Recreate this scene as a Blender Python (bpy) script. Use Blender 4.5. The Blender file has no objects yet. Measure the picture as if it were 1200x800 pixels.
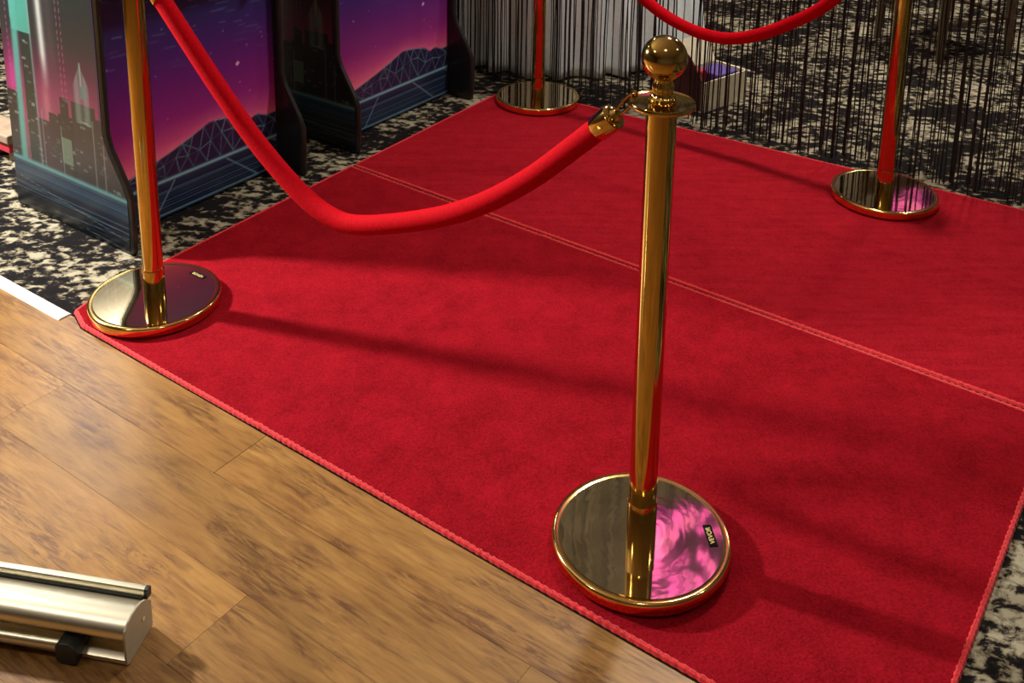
import bpy, math, random
import numpy as np
from mathutils import Vector, Matrix

# ------------------------------------------------------------------ camera
scene = bpy.context.scene
COL = scene.collection
PITCH, ROLL, CAMH = 0.2372, 0.0145, 1.4595
F_PX, PPX, PPY = 1245.87, 600.77, -34.77          # the photograph is the lower half of an upright shot: lens shift
_c, _s = math.cos(PITCH), math.sin(PITCH)
fw, rt, up = Vector((0, _c, -_s)), Vector((1, 0, 0)), Vector((0, _s, _c))
cr, sr = math.cos(ROLL), math.sin(ROLL)
r2 = rt * cr + up * sr
u2 = up * cr - rt * sr
cam_data = bpy.data.cameras.new('camera')
cam = bpy.data.objects.new('camera', cam_data)
COL.objects.link(cam)
m3 = Matrix((r2, u2, -fw)).transposed()
cam.matrix_world = Matrix.Translation((0, 0, CAMH)) @ m3.to_4x4()
cam_data.sensor_fit = 'HORIZONTAL'
cam_data.sensor_width = 36.0
cam_data.lens = F_PX / 1200 * 36
cam_data.shift_x = (600 - PPX) / 1200
cam_data.shift_y = (PPY - 400) / 1200
cam_data.clip_start = 0.05
scene.camera = cam

# ------------------------------------------------------------------ world, lights, exposure
scene.view_settings.view_transform = 'Standard'
scene.view_settings.look = 'None'
scene.view_settings.gamma = 1.0
scene.view_settings.use_curve_mapping = False
scene.view_settings.exposure = 0.0
world = bpy.data.worlds.new('world')
scene.world = world
world.use_nodes = True
world.node_tree.nodes['Background'].inputs[0].default_value = (0.9, 0.85, 0.8, 1)
world.node_tree.nodes['Background'].inputs[1].default_value = 0.05


def area(name, loc, target, energy, size, color=(1, 1, 1), shape='DISK', spread=math.pi):
    d = bpy.data.lights.new(name, 'AREA')
    d.energy = energy
    d.shape = shape
    d.size = size
    d.color = color
    d.spread = spread
    o = bpy.data.objects.new(name, d)
    o.location = loc
    dirv = Vector(target) - Vector(loc)
    o.rotation_euler = dirv.to_track_quat('-Z', 'Y').to_euler()
    COL.objects.link(o)
    return o


KEY = area('floor_lamp_light', (-2.75, 2.92, 1.62), (0.3, 2.1, 0.2), 150, 0.16, (1, 0.96, 0.90))
CEIL = 2.75
DOWNLIGHTS = [(-0.9, 5.4, 16), (1.0, 3.40, 58), (0.2, 0.4, 6), (-2.2, 0.8, 12), (2.6, 1.4, 8), (2.6, 5.3, 58), (-3.2, 4.6, 8)]

# ------------------------------------------------------------------ helpers
rnd = random.Random(7)


def link(name, mesh, mat=None, parent=None, smooth=True):
    o = bpy.data.objects.new(name, mesh)
    COL.objects.link(o)
    if mat is not None and len(mesh.materials) == 0:
        mesh.materials.append(mat)
    if parent is not None:
        o.parent = parent
    if smooth and len(mesh.polygons):
        mesh.polygons.foreach_set('use_smooth', [True] * len(mesh.polygons))
    return o


def tag(o, label=None, cat=None, group=None, kind=None):
    if label: o['label'] = label
    if cat: o['category'] = cat
    if group: o['group'] = group
    if kind: o['kind'] = kind
    return o


def empty(name, loc=(0, 0, 0), rz=0.0):
    o = bpy.data.objects.new(name, None)
    o.location = loc
    o.rotation_euler = (0, 0, rz)
    o.empty_display_size = 0.1
    COL.objects.link(o)
    return o


class MB:
    """collects verts / faces"""
    def __init__(self):
        self.v, self.f = [], []

    def add(self, vs, fs):
        n = len(self.v)
        self.v += [tuple(x) for x in vs]
        self.f += [tuple(i + n for i in q) for q in fs]
        return self

    def box(self, lo, hi, mat=None):
        x0, y0, z0 = lo; x1, y1, z1 = hi
        vs = [(x0, y0, z0), (x1, y0, z0), (x1, y1, z0), (x0, y1, z0), (x0, y0, z1), (x1, y0, z1), (x1, y1, z1), (x0, y1, z1)]
        if mat is not None: vs = [tuple(mat @ Vector(q)) for q in vs]
        return self.add(vs, [(3, 2, 1, 0), (4, 5, 6, 7), (0, 1, 5, 4), (1, 2, 6, 5), (2, 3, 7, 6), (3, 0, 4, 7)])

    def lathe(self, prof, n=64, cx=0, cy=0, rmod=None):
        vs, fs = [], []
        m = len(prof)
        for i in range(n):
            a = 2 * math.pi * i / n
            for j, (r, z) in enumerate(prof):
                rr = r if rmod is None else r * rmod(a, j)
                vs.append((cx + rr * math.cos(a), cy + rr * math.sin(a), z))
        for i in range(n):
            k = (i + 1) % n
            for j in range(m - 1):
                fs.append((i * m + j, k * m + j, k * m + j + 1, i * m + j + 1))
        if prof[0][0] > 1e-6: fs.append(tuple(i * m for i in range(n))[::-1])
        if prof[-1][0] > 1e-6: fs.append(tuple(i * m + m - 1 for i in range(n)))
        return self.add(vs, fs)

    def tube(self, pts, r, n=10, closed=False, rf=None):
        pts = [Vector(q) for q in pts]
        m = len(pts)
        vs, fs = [], []
        prev = None
        for i, q in enumerate(pts):
            if closed:
                t = (pts[(i + 1) % m] - pts[i - 1]).normalized()
            else:
                t = (pts[min(i + 1, m - 1)] - pts[max(i - 1, 0)]).normalized()
            if prev is None:
                ref = Vector((0, 0, 1)) if abs(t.z) < 0.9 else Vector((1, 0, 0))
                a = t.cross(ref).normalized()
            else:
                a = (prev - t * prev.dot(t)).normalized()
            prev = a
            b = t.cross(a)
            rr = r if rf is None else rf(i, i / max(1, m - 1))
            for k in range(n):
                g = 2 * math.pi * k / n
                vs.append(q + a * (rr * math.cos(g)) + b * (rr * math.sin(g)))
        rng = m if closed else m - 1
        for i in range(rng):
            j = (i + 1) % m
            for k in range(n):
                l = (k + 1) % n
                fs.append((i * n + k, i * n + l, j * n + l, j * n + k))
        if not closed:
            fs.append(tuple(range(n))[::-1])
            fs.append(tuple((m - 1) * n + k for k in range(n)))
        return self.add(vs, fs)

    def prism(self, poly, d0, d1, fn):
        """poly: list of (a,b); fn(a,b,d)->xyz"""
        n = len(poly)
        vs = [fn(a, b, d0) for a, b in poly] + [fn(a, b, d1) for a, b in poly]
        fs = [tuple(range(n))[::-1], tuple(range(n, 2 * n))]
        fs += [(i, (i + 1) % n, n + (i + 1) % n, n + i) for i in range(n)]
        return self.add(vs, fs)

    def mesh(self, name):
        me = bpy.data.meshes.new(name)
        me.from_pydata(self.v, [], self.f)
        me.validate()
        return me

    def build(self, name, mat, parent=None, smooth=False, bevel=0.0, seg=2):
        me = self.mesh(name)
        import bmesh
        bm = bmesh.new()
        bm.from_mesh(me)
        bmesh.ops.recalc_face_normals(bm, faces=bm.faces)
        if bevel > 0:
            es = [e for e in bm.edges if len(e.link_faces) == 2 and e.calc_face_angle(0) > 0.5]
            bmesh.ops.bevel(bm, geom=es, offset=bevel, segments=seg, profile=0.5, affect='EDGES', clamp_overlap=True)
        bm.to_mesh(me)
        bm.free()
        o = link(name, me, mat, parent, smooth)
        if smooth:
            try:
                me.set_sharp_from_angle(angle=math.radians(38))
            except Exception:
                pass
        return o


def catmull(pts, n=12):
    pts = [Vector(q) for q in pts]
    P = [pts[0] * 2 - pts[1]] + pts + [pts[-1] * 2 - pts[-2]]
    out = []
    for i in range(1, len(P) - 2):
        a, b, c, d = P[i - 1], P[i], P[i + 1], P[i + 2]
        for k in range(n):
            t = k / n
            out.append(0.5 * ((2 * b) + (c - a) * t + (2 * a - 5 * b + 4 * c - d) * t * t + (3 * b - a - 3 * c + d) * t ** 3))
    out.append(pts[-1])
    return out


def s2l(c):
    c = np.asarray(c, float)
    return np.where(c <= 0.04045, c / 12.92, ((c + 0.055) / 1.055) ** 2.4)


def rgb(r, g, b):
    x = s2l(np.array([r, g, b]) / 255.0)
    return (float(x[0]), float(x[1]), float(x[2]), 1.0)


# ------------------------------------------------------------------ materials
class NT:
    def __init__(self, name):
        self.m = bpy.data.materials.new(name)
        self.m.use_nodes = True
        self.t = self.m.node_tree
        self.b = self.t.nodes['Principled BSDF']

    def n(self, typ, **kw):
        nd = self.t.nodes.new(typ)
        for k, v in kw.items():
            if k in nd.inputs.keys():
                nd.inputs[k].default_value = v
            else:
                setattr(nd, k, v)
        return nd

    def l(self, a, ao, b, bi):
        self.t.links.new(a.outputs[ao], b.inputs[bi])

    def coords(self, kind='Object', scale=(1, 1, 1), rot=(0, 0, 0)):
        tc = self.n('ShaderNodeTexCoord')
        mp = self.n('ShaderNodeMapping')
        mp.inputs['Scale'].default_value = scale
        mp.inputs['Rotation'].default_value = rot
        self.l(tc, kind, mp, 'Vector')
        return mp

    def noise(self, vec, scale, detail=4, rough=0.55, dist=0.0):
        nd = self.n('ShaderNodeTexNoise')
        nd.inputs['Scale'].default_value = scale
        nd.inputs['Detail'].default_value = detail
        nd.inputs['Roughness'].default_value = rough
        nd.inputs['Distortion'].default_value = dist
        if vec is not None: self.t.links.new(vec, nd.inputs['Vector'])
        return nd

    def ramp(self, fac, stops, interp='LINEAR'):
        nd = self.n('ShaderNodeValToRGB')
        cr_ = nd.color_ramp
        cr_.interpolation = interp
        while len(cr_.elements) < len(stops): cr_.elements.new(0.5)
        for e, (p_, c_) in zip(cr_.elements, stops):
            e.position = p_
            e.color = c_ if len(c_) == 4 else (*c_, 1)
        self.t.links.new(fac, nd.inputs['Fac'])
        return nd

    def mix(self, fac, a, b, blend='MIX'):
        nd = self.n('ShaderNodeMix', data_type='RGBA', blend_type=blend)
        for sock, val in ((nd.inputs['Factor'], fac), (nd.inputs['A'] if False else nd.inputs[6], a), (nd.inputs[7], b)):
            if isinstance(val, bpy.types.NodeSocket): self.t.links.new(val, sock)
            else: sock.default_value = val
        return nd.outputs[2]

    def bump(self, height, strength, dist):
        nd = self.n('ShaderNodeBump')
        nd.inputs['Strength'].default_value = strength
        nd.inputs['Distance'].default_value = dist
        self.t.links.new(height, nd.inputs['Height'])
        self.t.links.new(nd.outputs['Normal'], self.b.inputs['Normal'])
        return nd

    def math(self, op, a, b=0.0):
        nd = self.n('ShaderNodeMath', operation=op)
        for i, val in enumerate((a, b)):
            if isinstance(val, bpy.types.NodeSocket): self.t.links.new(val, nd.inputs[i])
            else: nd.inputs[i].default_value = val
        return nd.outputs[0]

    def set(self, **kw):
        for k, v in kw.items():
            k = k.replace('_', ' ')
            self.b.inputs[k].default_value = v
        return self

    def base(self, out):
        self.t.links.new(out, self.b.inputs['Base Color'])
        return self


def plain(name, col, rough=0.5, metal=0.0, var=0.06, scale=30, **kw):
    g = NT(name)
    mp = g.coords()
    nz = g.noise(mp.outputs[0], scale, 3)
    lo = tuple(x * (1 - var * 2) for x in col[:3]) + (1,)
    hi = tuple(min(1, x * (1 + var * 2)) for x in col[:3]) + (1,)
    g.base(g.ramp(nz.outputs['Fac'], [(0.3, lo), (0.7, hi)]).outputs[0])
    g.set(Roughness=rough, Metallic=metal, **kw)
    return g.m


M = {}
# polished brass of the posts
g = NT('polished_brass')
mp = g.coords()
nz = g.noise(mp.outputs[0], 14, 2)
g.base(g.ramp(nz.outputs['Fac'], [(0.3, (0.57, 0.37, 0.105, 1)), (0.7, (0.63, 0.42, 0.13, 1))]).outputs[0])
g.set(Metallic=1.0, Roughness=0.09)
M['brass'] = g.m
# base plates: mirror plate with hammered waves
g = NT('mirror_brass_plate')
mp = g.coords()
nz = g.noise(mp.outputs[0], 7, 1.5, 0.4, 1.0)
g.base(g.ramp(nz.outputs['Fac'], [(0.3, (0.80, 0.66, 0.40, 1)), (0.7, (0.86, 0.72, 0.46, 1))]).outputs[0])
wv = g.n('ShaderNodeTexWave', wave_type='RINGS', rings_direction='Z')
wv.inputs['Scale'].default_value = 16
wv.inputs['Distortion'].default_value = 7
wv.inputs['Detail'].default_value = 2.0
wv.inputs['Detail Scale'].default_value = 1.2
g.l(mp, 0, wv, 'Vector')
hm = g.math('ADD', g.math('MULTIPLY', nz.outputs['Fac'], 1.6), g.math('MULTIPLY', wv.outputs['Fac'], 0.11))
g.bump(hm, 0.05, 0.003)
g.set(Metallic=1.0, Roughness=0.05)
M['plate'] = g.m
M['brass_rim'] = plain('brass_rim', (0.86, 0.56, 0.18), 0.12, 1.0, 0.03)
# red carpet pile
def carpet_mat(name, lo, hi, streak):
    g = NT(name)
    mp = g.coords()
    fine = g.noise(mp.outputs[0], 210, 4, 0.75)
    mid = g.noise(mp.outputs[0], 24, 5, 0.65)
    st = g.noise(g.coords(scale=streak).outputs[0], 9, 4, 0.6)
    a = g.math('ADD', g.math('MULTIPLY', fine.outputs['Fac'], 0.58), g.math('MULTIPLY', mid.outputs['Fac'], 0.17))
    a = g.math('ADD', a, g.math('MULTIPLY', st.outputs['Fac'], 0.25))
    g.base(g.ramp(a, [(0.38, lo), (0.62, hi)]).outputs[0])
    hb = g.math('ADD', fine.outputs['Fac'], g.math('MULTIPLY', mid.outputs['Fac'], 0.8))
    g.bump(hb, 0.75, 0.004)
    g.set(Roughness=0.95, Sheen_Weight=0.10, Sheen_Roughness=0.5, Sheen_Tint=(1.0, 0.06, 0.06, 1), Specular_IOR_Level=0.05)
    return g.m
M['carpet_front'] = carpet_mat('red_carpet_pile', (0.185, 0.0020, 0.0065, 1), (0.42, 0.0075, 0.0185, 1), (1, 1, 1))
M['carpet_rear'] = carpet_mat('red_carpet_brushed_pile', (0.245, 0.0035, 0.010, 1), (0.48, 0.012, 0.026, 1), (0.5, 5.0, 1))
M['binding'] = plain('red_binding_yarn', (0.66, 0.014, 0.02), 0.85, 0, 0.2, 260, Sheen_Weight=0.2)
# velvet rope
g = NT('red_velvet')
mp = g.coords()
nz = g.noise(mp.outputs[0], 160, 4, 0.7)
g.base(g.ramp(nz.outputs['Fac'], [(0.3, (0.46, 0.0006, 0.006, 1)), (0.7, (0.64, 0.0012, 0.010, 1))]).outputs[0])
g.bump(nz.outputs['Fac'], 0.4, 0.002)
g.set(Roughness=0.8, Sheen_Weight=0.08, Sheen_Roughness=0.4, Sheen_Tint=(1, 0.02, 0.03, 1), Specular_IOR_Level=0.06)
M['velvet'] = g.m
# wood planks
def wood_mat(name, perobj=True):
    g = NT(name)
    tc = g.n('ShaderNodeTexCoord')
    oi = g.n('ShaderNodeObjectInfo')
    off = g.n('ShaderNodeVectorMath', operation='SCALE')
    cmb = g.n('ShaderNodeCombineXYZ')
    for i, k in enumerate((37.0, 53.0, 11.0)):
        g.t.links.new(g.math('MULTIPLY', oi.outputs['Random'], k), cmb.inputs[i])
    ad = g.n('ShaderNodeVectorMath', operation='ADD')
    g.l(tc, 'Object', ad, 0)
    g.t.links.new(cmb.outputs[0], ad.inputs[1])
    def mapped(s):
        mp = g.n('ShaderNodeMapping')
        mp.inputs['Scale'].default_value = s
        g.t.links.new(ad.outputs[0], mp.inputs['Vector'])
        return mp.outputs[0]
    big = g.noise(mapped((2.2, 6.5, 1)), 1.6, 5, 0.6, 0.8)
    grain = g.noise(mapped((5.0, 60, 1)), 1.5, 6, 0.65, 0.5)
    wob = g.noise(mapped((3.0, 26, 1)), 1.8, 5, 0.7, 1.5)
    crack = g.noise(mapped((5.5, 48, 1)), 1.4, 4, 0.75, 2.0)
    c0 = g.ramp(big.outputs['Fac'], [(0.30, rgb(104, 70, 50)), (0.42, rgb(160, 118, 74)), (0.60, rgb(188, 146, 94)), (0.8, rgb(152, 110, 68))]).outputs[0]
    c1 = g.ramp(wob.outputs['Fac'], [(0.32, rgb(104, 74, 56)), (0.47, rgb(170, 129, 84)), (0.7, rgb(194, 154, 102))]).outputs[0]
    c = g.mix(0.45, c0, c1)
    c2 = g.ramp(grain.outputs['Fac'], [(0.3, (0.58, 0.5, 0.43, 1)), (0.55, (1, 1, 1, 1))]).outputs[0]
    c = g.mix(0.55, c, c2, 'MULTIPLY')
    # dark knots and cracks, only inside stained patches
    pt = g.noise(mapped((2.4, 7.0, 1)), 2.1, 3, 0.5, 0.4)
    pm = g.ramp(pt.outputs['Fac'], [(0.46, (0, 0, 0, 1)), (0.60, (1, 1, 1, 1))]).outputs[0]
    cm = g.ramp(crack.outputs['Fac'], [(0.42, (0, 0, 0, 1)), (0.60, (1, 1, 1, 1))]).outputs[0]
    k = g.math('MULTIPLY', pm, cm)
    k = g.math('MULTIPLY', k, 0.7)
    c = g.mix(k, c, rgb(84, 50, 38))
    # plank to plank tone
    tone = g.math('ADD', g.math('MULTIPLY', oi.outputs['Random'], 0.24), 0.68)
    hs = g.n('ShaderNodeHueSaturation')
    g.t.links.new(c, hs.inputs['Color'])
    g.t.links.new(tone, hs.inputs['Value'])
    hs.inputs['Saturation'].default_value = 1.10
    g.base(hs.outputs[0])
    g.bump(grain.outputs['Fac'], 0.12, 0.002)
    g.set(Roughness=0.38, Specular_IOR_Level=0.45)
    return g.m
M['wood'] = wood_mat('oak_vinyl_plank')
# mottled carpet
g = NT('mottled_carpet')
mp = g.coords(rot=(0, 0, 0.35), scale=(1.0, 1.35, 1))
big = g.noise(mp.outputs[0], 3.6, 3, 0.55, 0.6)
fl = g.noise(mp.outputs[0], 27, 3.2, 0.62, 0.3)
fi = g.noise(mp.outputs[0], 300, 2, 0.6)
sm = g.math('ADD', fl.outputs['Fac'], g.math('MULTIPLY', g.math('SUBTRACT', big.outputs['Fac'], 0.5), 0.72))
sm = g.math('ADD', sm, g.math('MULTIPLY', g.math('SUBTRACT', fi.outputs['Fac'], 0.5), 0.12))
g.base(g.ramp(sm, [(0.44, rgb(22, 20, 21)), (0.515, rgb(42, 37, 35)), (0.545, rgb(108, 99, 80)), (0.65, rgb(172, 164, 140))]).outputs[0])
g.bump(fi.outputs['Fac'], 0.6, 0.003)
g.set(Roughness=0.95, Specular_IOR_Level=0.1)
M['mottled'] = g.m
M['trim'] = plain('white_metal_strip', (0.82, 0.81, 0.78), 0.3, 0.0, 0.02)
M['black_gloss'] = plain('black_laminate', (0.012, 0.012, 0.013), 0.32, 0, 0.1)
M['t_mould'] = plain('black_edge_moulding', (0.018, 0.018, 0.018), 0.28, 0, 0.1)
M['string'] = plain('black_string', (0.010, 0.009, 0.009), 0.7, 0, 0.15)
M['cloth'] = plain('white_tablecloth', (0.86, 0.91, 0.93), 0.85, 0, 0.03, 60)
M['card'] = plain('cream_cardboard', (0.86, 0.78, 0.55), 0.8, 0, 0.04, 40)
M['card_shade'] = plain('shaded_cream_cardboard', (0.12, 0.05, 0.045), 0.8, 0, 0.08, 40)  # cream card of the box side facing away, its shade put into the colour
M['purple'] = plain('purple_wrapper', (0.16, 0.10, 0.42), 0.5)
M['redpack'] = plain('red_wrapper', (0.5, 0.03, 0.05), 0.5)
M['darkwood'] = plain('dark_stained_wood', (0.075, 0.045, 0.022), 0.45, 0, 0.12)
M['bench'] = plain('pale_pine', (0.36, 0.26, 0.18), 0.5, 0, 0.08)
M['alu'] = plain('champagne_aluminium', (0.80, 0.75, 0.58), 0.36, 1.0, 0.02, 8)
M['endcap'] = plain('grey_plastic_cap', (0.42, 0.37, 0.27), 0.45, 0, 0.03)
M['rubber'] = plain('black_rubber', (0.018, 0.022, 0.02), 0.5)
M['wall'] = plain('grey_painted_wall', (0.20, 0.18, 0.16), 0.8, 0, 0.05, 3)
M['ceiling'] = plain('taupe_ceiling', (0.52, 0.47, 0.39), 0.85, 0, 0.08, 2)
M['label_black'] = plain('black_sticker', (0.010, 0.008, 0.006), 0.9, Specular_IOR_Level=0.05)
M['label_yellow'] = plain('yellow_print', (0.9, 0.75, 0.26), 0.7)
M['screen'] = plain('dark_screen_glass', (0.01, 0.01, 0.014), 0.08)


def emit(name, col, strength):
    g = NT(name)
    g.set(Base_Color=(*col, 1), Emission_Color=(*col, 1), Emission_Strength=strength, Roughness=0.6)
    return g.m
M['lamp'] = emit('warm_lamp_diffuser', (1.0, 0.86, 0.62), 9)
# magenta light panels, marbled film over tubes
def magenta(name, strength):
    g = NT(name)
    mp = g.coords()
    nz = g.noise(mp.outputs[0], 2.0, 1.5, 0.5, 2.2)
    rp = g.ramp(nz.outputs['Fac'], [(0.475, (0.05, 0.010, 0.045, 1)), (0.492, (0.85, 0.09, 0.60, 1)), (0.62, (0.95, 0.20, 0.55, 1))])
    g.base(rp.outputs[0])
    g.t.links.new(rp.outputs[0], g.b.inputs['Emission Color'])
    g.set(Emission_Strength=strength)
    return g.m
M['magenta'] = magenta('magenta_light_film', 2.0)
M['magenta_dim'] = magenta('dim_magenta_light_film', 0.7)
# art attribute material
def art_mat(name, rough):
    g = NT(name)
    at = g.n('ShaderNodeAttribute', attribute_name='art')
    nz = g.noise(g.coords().outputs[0], 60, 3)
    c = g.mix(0.25, at.outputs['Color'], g.mix(1.0, at.outputs['Color'], nz.outputs['Color'], 'MULTIPLY'))
    g.base(c)
    g.set(Roughness=rough, Specular_IOR_Level=0.5)
    return g.m
M['art'] = art_mat('printed_art_laminate', 0.3)

# ------------------------------------------------------------------ structure
# floor frame: plank direction W, normal NN
WANG = math.radians(-34.5)
Wd = Vector((math.cos(WANG), math.sin(WANG), 0))
NN = Vector((-math.sin(WANG), math.cos(WANG), 0))
EDGE = 1.324                                            # wood / carpet border along NN


def fl(s, o, z=0.0):
    q = Wd * s + NN * o
    return (q.x, q.y, z)


X0, X1, Y0, Y1 = -5.0, 5.0, -3.0, 7.6


def clip_room(keep_sign):
    """room rectangle cut at the wood / carpet border"""
    poly = [Vector((X0, Y0, 0)), Vector((X1, Y0, 0)), Vector((X1, Y1, 0)), Vector((X0, Y1, 0))]
    out = []
    for i, a in enumerate(poly):
        b = poly[(i + 1) % 4]
        da, db = (a.dot(NN) - EDGE) * keep_sign, (b.dot(NN) - EDGE) * keep_sign
        if da >= 0: out.append(a)
        if da * db < 0: out.append(a.lerp(b, da / (da - db)))
    return [(q.x, q.y) for q in out]


floor = MB().prism(clip_room(-1), -0.08, -0.0035, lambda a, b, d: (a, b, d)).build('floor', M['wood'])
tag(floor, 'wood-look plank floor in warm tan with dark streaks', kind='structure')
fcar = MB().prism(clip_room(1), -0.08, 0.0, lambda a, b, d: (a, b, d)).build('floor_carpet', M['mottled'])
tag(fcar, 'mottled black and beige fitted carpet', kind='structure')
# planks
PW, PL = 0.165, 1.24
pm = MB().box((-PL / 2 + 0.0001, -PW / 2 + 0.0001, -0.0034), (PL / 2 - 0.0001, PW / 2 - 0.0001, 0.0)).build('plank', M['wood'], floor, bevel=0.0004, seg=1)
plank_mesh = pm.data
bpy.data.objects.remove(pm)
phase = {0: -0.741, 1: -1.491, -1: -1.209}             # row -> s of one joint (row 0 lies between 0.992 and 1.157)
for row in range(-8, 1):
    oc = 0.992 + PW * (row + 0.5)
    ph = phase.get(row, rnd.uniform(-1.2, 0))
    for k in range(-2, 4):
        s = ph + PL * (k + 0.5)
        o = bpy.data.objects.new('plank', plank_mesh)
        COL.objects.link(o)
        o.location = fl(s, oc)
        o.rotation_euler = (0, 0, WANG)
        o.parent = floor
# narrower last row, ripped along the carpet edge
wl = EDGE - 1.157
pm2 = MB().box((-PL / 2 + 0.0004, -wl / 2 + 0.0004, -0.0034), (PL / 2 - 0.0004, wl / 2, 0.0)).build('plank', M['wood'], floor, bevel=0.0004, seg=1)
rip = pm2.data
bpy.data.objects.remove(pm2)
for k in range(-2, 4):
    o = bpy.data.objects.new('plank', rip)
    COL.objects.link(o)
    o.location = fl(-1.491 + PL * (k + 0.5), 1.157 + wl / 2)
    o.rotation_euler = (0, 0, WANG)
    o.parent = floor
# white strip
tr = MB()
tr.prism([(1.292, 0.0002), (1.296, 0.0035), (1.322, 0.0035), (1.328, 0.0002)], -5.2, -2.222, lambda a, b, d: fl(d, a, b))
tag(tr.build('trim_1', M['trim']), 'white metal transition strip between planks and mottled carpet', kind='structure')
# walls and ceiling
def wall(name, lo, hi, label, mat='wall'):
    tag(MB().box(lo, hi).build(name, M[mat]), label, kind='structure')
wall('wall_back', (X0, Y1, -0.08), (X1, Y1 + 0.1, CEIL), 'plain taupe wall beyond the string curtain')
wall('wall_left', (X0 - 0.1, Y0, -0.08), (X0, Y1, CEIL), 'plain taupe wall beyond the arcade cabinets')
wall('wall_right', (X1, Y0, -0.08), (X1 + 0.1, Y1, CEIL), 'plain taupe side wall of the room')
wall('wall_front', (X0, Y0 - 0.1, -0.08), (X1, Y0, CEIL), 'plain taupe wall facing the string curtain')
wall('ceiling', (X0, Y0, CEIL), (X1, Y1, CEIL + 0.1), 'taupe ceiling with recessed lights', 'ceiling')

# ------------------------------------------------------------------ red carpets
def lerp2(a, b, t): return (a[0] + (b[0] - a[0]) * t, a[1] + (b[1] - a[1]) * t)


def red_carpet(name, FL_, FR_, BR_, BL_, mat, label, nu, nv, hfn, th=0.0055, round_fl=0.0):
    root = empty(name, (0, 0, 0))
    tag(root, label, 'carpet', 'red carpets')
    vs, fs = [], []
    top = {}
    def pos(i, j):
        a, b = i / nu, j / nv
        p = lerp2(lerp2(FL_, FR_, a), lerp2(BL_, BR_, a), b)
        if round_fl:                                       # worn rounded corner
            d = math.hypot(a * 2.04, b * 1.04)
            k = max(0, 1 - d / 0.09)
            p = (p[0] + k * round_fl, p[1] + k * round_fl * 0.35)
        return p
    for j in range(nv + 1):
        for i in range(nu + 1):
            p = pos(i, j)
            top[i, j] = len(vs)
            vs.append((p[0], p[1], th + hfn(p[0], p[1], i / nu, j / nv)))
    for j in range(nv):
        for i in range(nu):
            fs.append((top[i, j], top[i + 1, j], top[i + 1, j + 1], top[i, j + 1]))
    ring = [(i, 0) for i in range(nu)] + [(nu, j) for j in range(nv)] + [(i, nv) for i in range(nu, 0, -1)] + [(0, j) for j in range(nv, 0, -1)]
    n0 = len(vs)
    for q in ring:
        p = vs[top[q]]
        vs.append((p[0], p[1], 0.0012))
    R_ = len(ring)
    for k in range(R_):
        fs.append((top[ring[k]], n0 + k, n0 + (k + 1) % R_, top[ring[(k + 1) % R_]]))
    fs.append(tuple(n0 + k for k in range(R_))[::-1])
    mb = MB(); mb.add(vs, fs)
    body = mb.build('pile', mat, root, smooth=True)
    # overlocked edge: knobbly yarn cord around the rim
    loop = [Vector(vs[top[q]]) for q in ring]
    path, carry = [], 0.0
    for k in range(R_):
        a, b = loop[k], loop[(k + 1) % R_]
        L_ = (b - a).length
        t = carry
        while t < L_:
            path.append(a.lerp(b, t / L_) + Vector((0, 0, -0.0045)))
            t += 0.0042
        carry = t - L_
    # dark sheet under the pile, reaching furthest past the front edge
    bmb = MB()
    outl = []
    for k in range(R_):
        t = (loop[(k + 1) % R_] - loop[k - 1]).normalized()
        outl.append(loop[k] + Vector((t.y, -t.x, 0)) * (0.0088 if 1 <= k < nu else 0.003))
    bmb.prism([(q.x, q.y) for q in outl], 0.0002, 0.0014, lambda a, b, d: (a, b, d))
    bmb.build('dark_undersheet', M['label_black'], root)
    rr = random.Random(3)
    jit = [0.0064 + 0.0007 * math.sin(k * 1.7) + rr.uniform(-0.0005, 0.0005) for k in range(len(path))]
    MB().tube(path, 0.006, 7, True, lambda i, t: jit[i]).build('edge_binding', M['binding'], root, smooth=True)
    return root


def wav(x, y):
    return 0.0008 * math.sin(x * 5.1 + y * 2.2) + 0.0006 * math.sin(y * 7.3 - x * 3.1 + 1.0) + 0.0014


def h_front(x, y, a, b):
    e = min(1, b * 12, (1 - b) * 12, a * 20, (1 - a) * 20)
    # soft lift along the wood border
    lift = 0.0012 * math.exp(-((b) / 0.02) ** 2) * (0.5 + 0.5 * math.sin(a * 17 + 0.6))
    # faint crease
    cre = 0.0016 * math.exp(-((a - 0.35 - 0.02 * b) / 0.006) ** 2)
    return wav(x, y) * (0.35 + 0.65 * e) + lift + cre


def h_rear(x, y, a, b):
    e = min(1, b * 12, (1 - b) * 12)
    cre = 0.007 * math.exp(-((b - 0.50) / 0.012) ** 2) * max(0, min(1, (a - 0.50) * 5)) * max(0, min(1, (1.05 - a) * 5))
    cre2 = 0.005 * math.exp(-((a - 0.42 - 0.10 * b) / 0.02) ** 2) * max(0, 1 - abs(b - 0.7) * 3)
    return wav(x * 1.2, y * 1.1) * (0.4 + 0.6 * e) + cre + cre2


FL_, FR_, BR_, BL_ = (-1.098, 2.347), (0.570, 1.168), (1.166, 1.988), (-0.522, 3.240)
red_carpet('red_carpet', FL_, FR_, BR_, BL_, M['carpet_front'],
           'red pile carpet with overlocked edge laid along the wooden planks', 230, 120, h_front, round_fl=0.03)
RFL, RFR, RBR, RBL = (-0.510, 3.257), (1.178, 2.005), (1.735, 2.885), (0.000, 4.020)
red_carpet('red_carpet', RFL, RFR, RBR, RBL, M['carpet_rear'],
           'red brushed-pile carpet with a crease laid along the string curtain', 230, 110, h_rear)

# ------------------------------------------------------------------ stanchions
PZ = 0.0092                                                 # height of carpet pile under the bases


def arcs(cx_, cz, r, a0, a1, n):
    return [(cx_ + r * math.cos(a0 + (a1 - a0) * k / n), cz + r * math.sin(a0 + (a1 - a0) * k / n)) for k in range(n + 1)]


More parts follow.
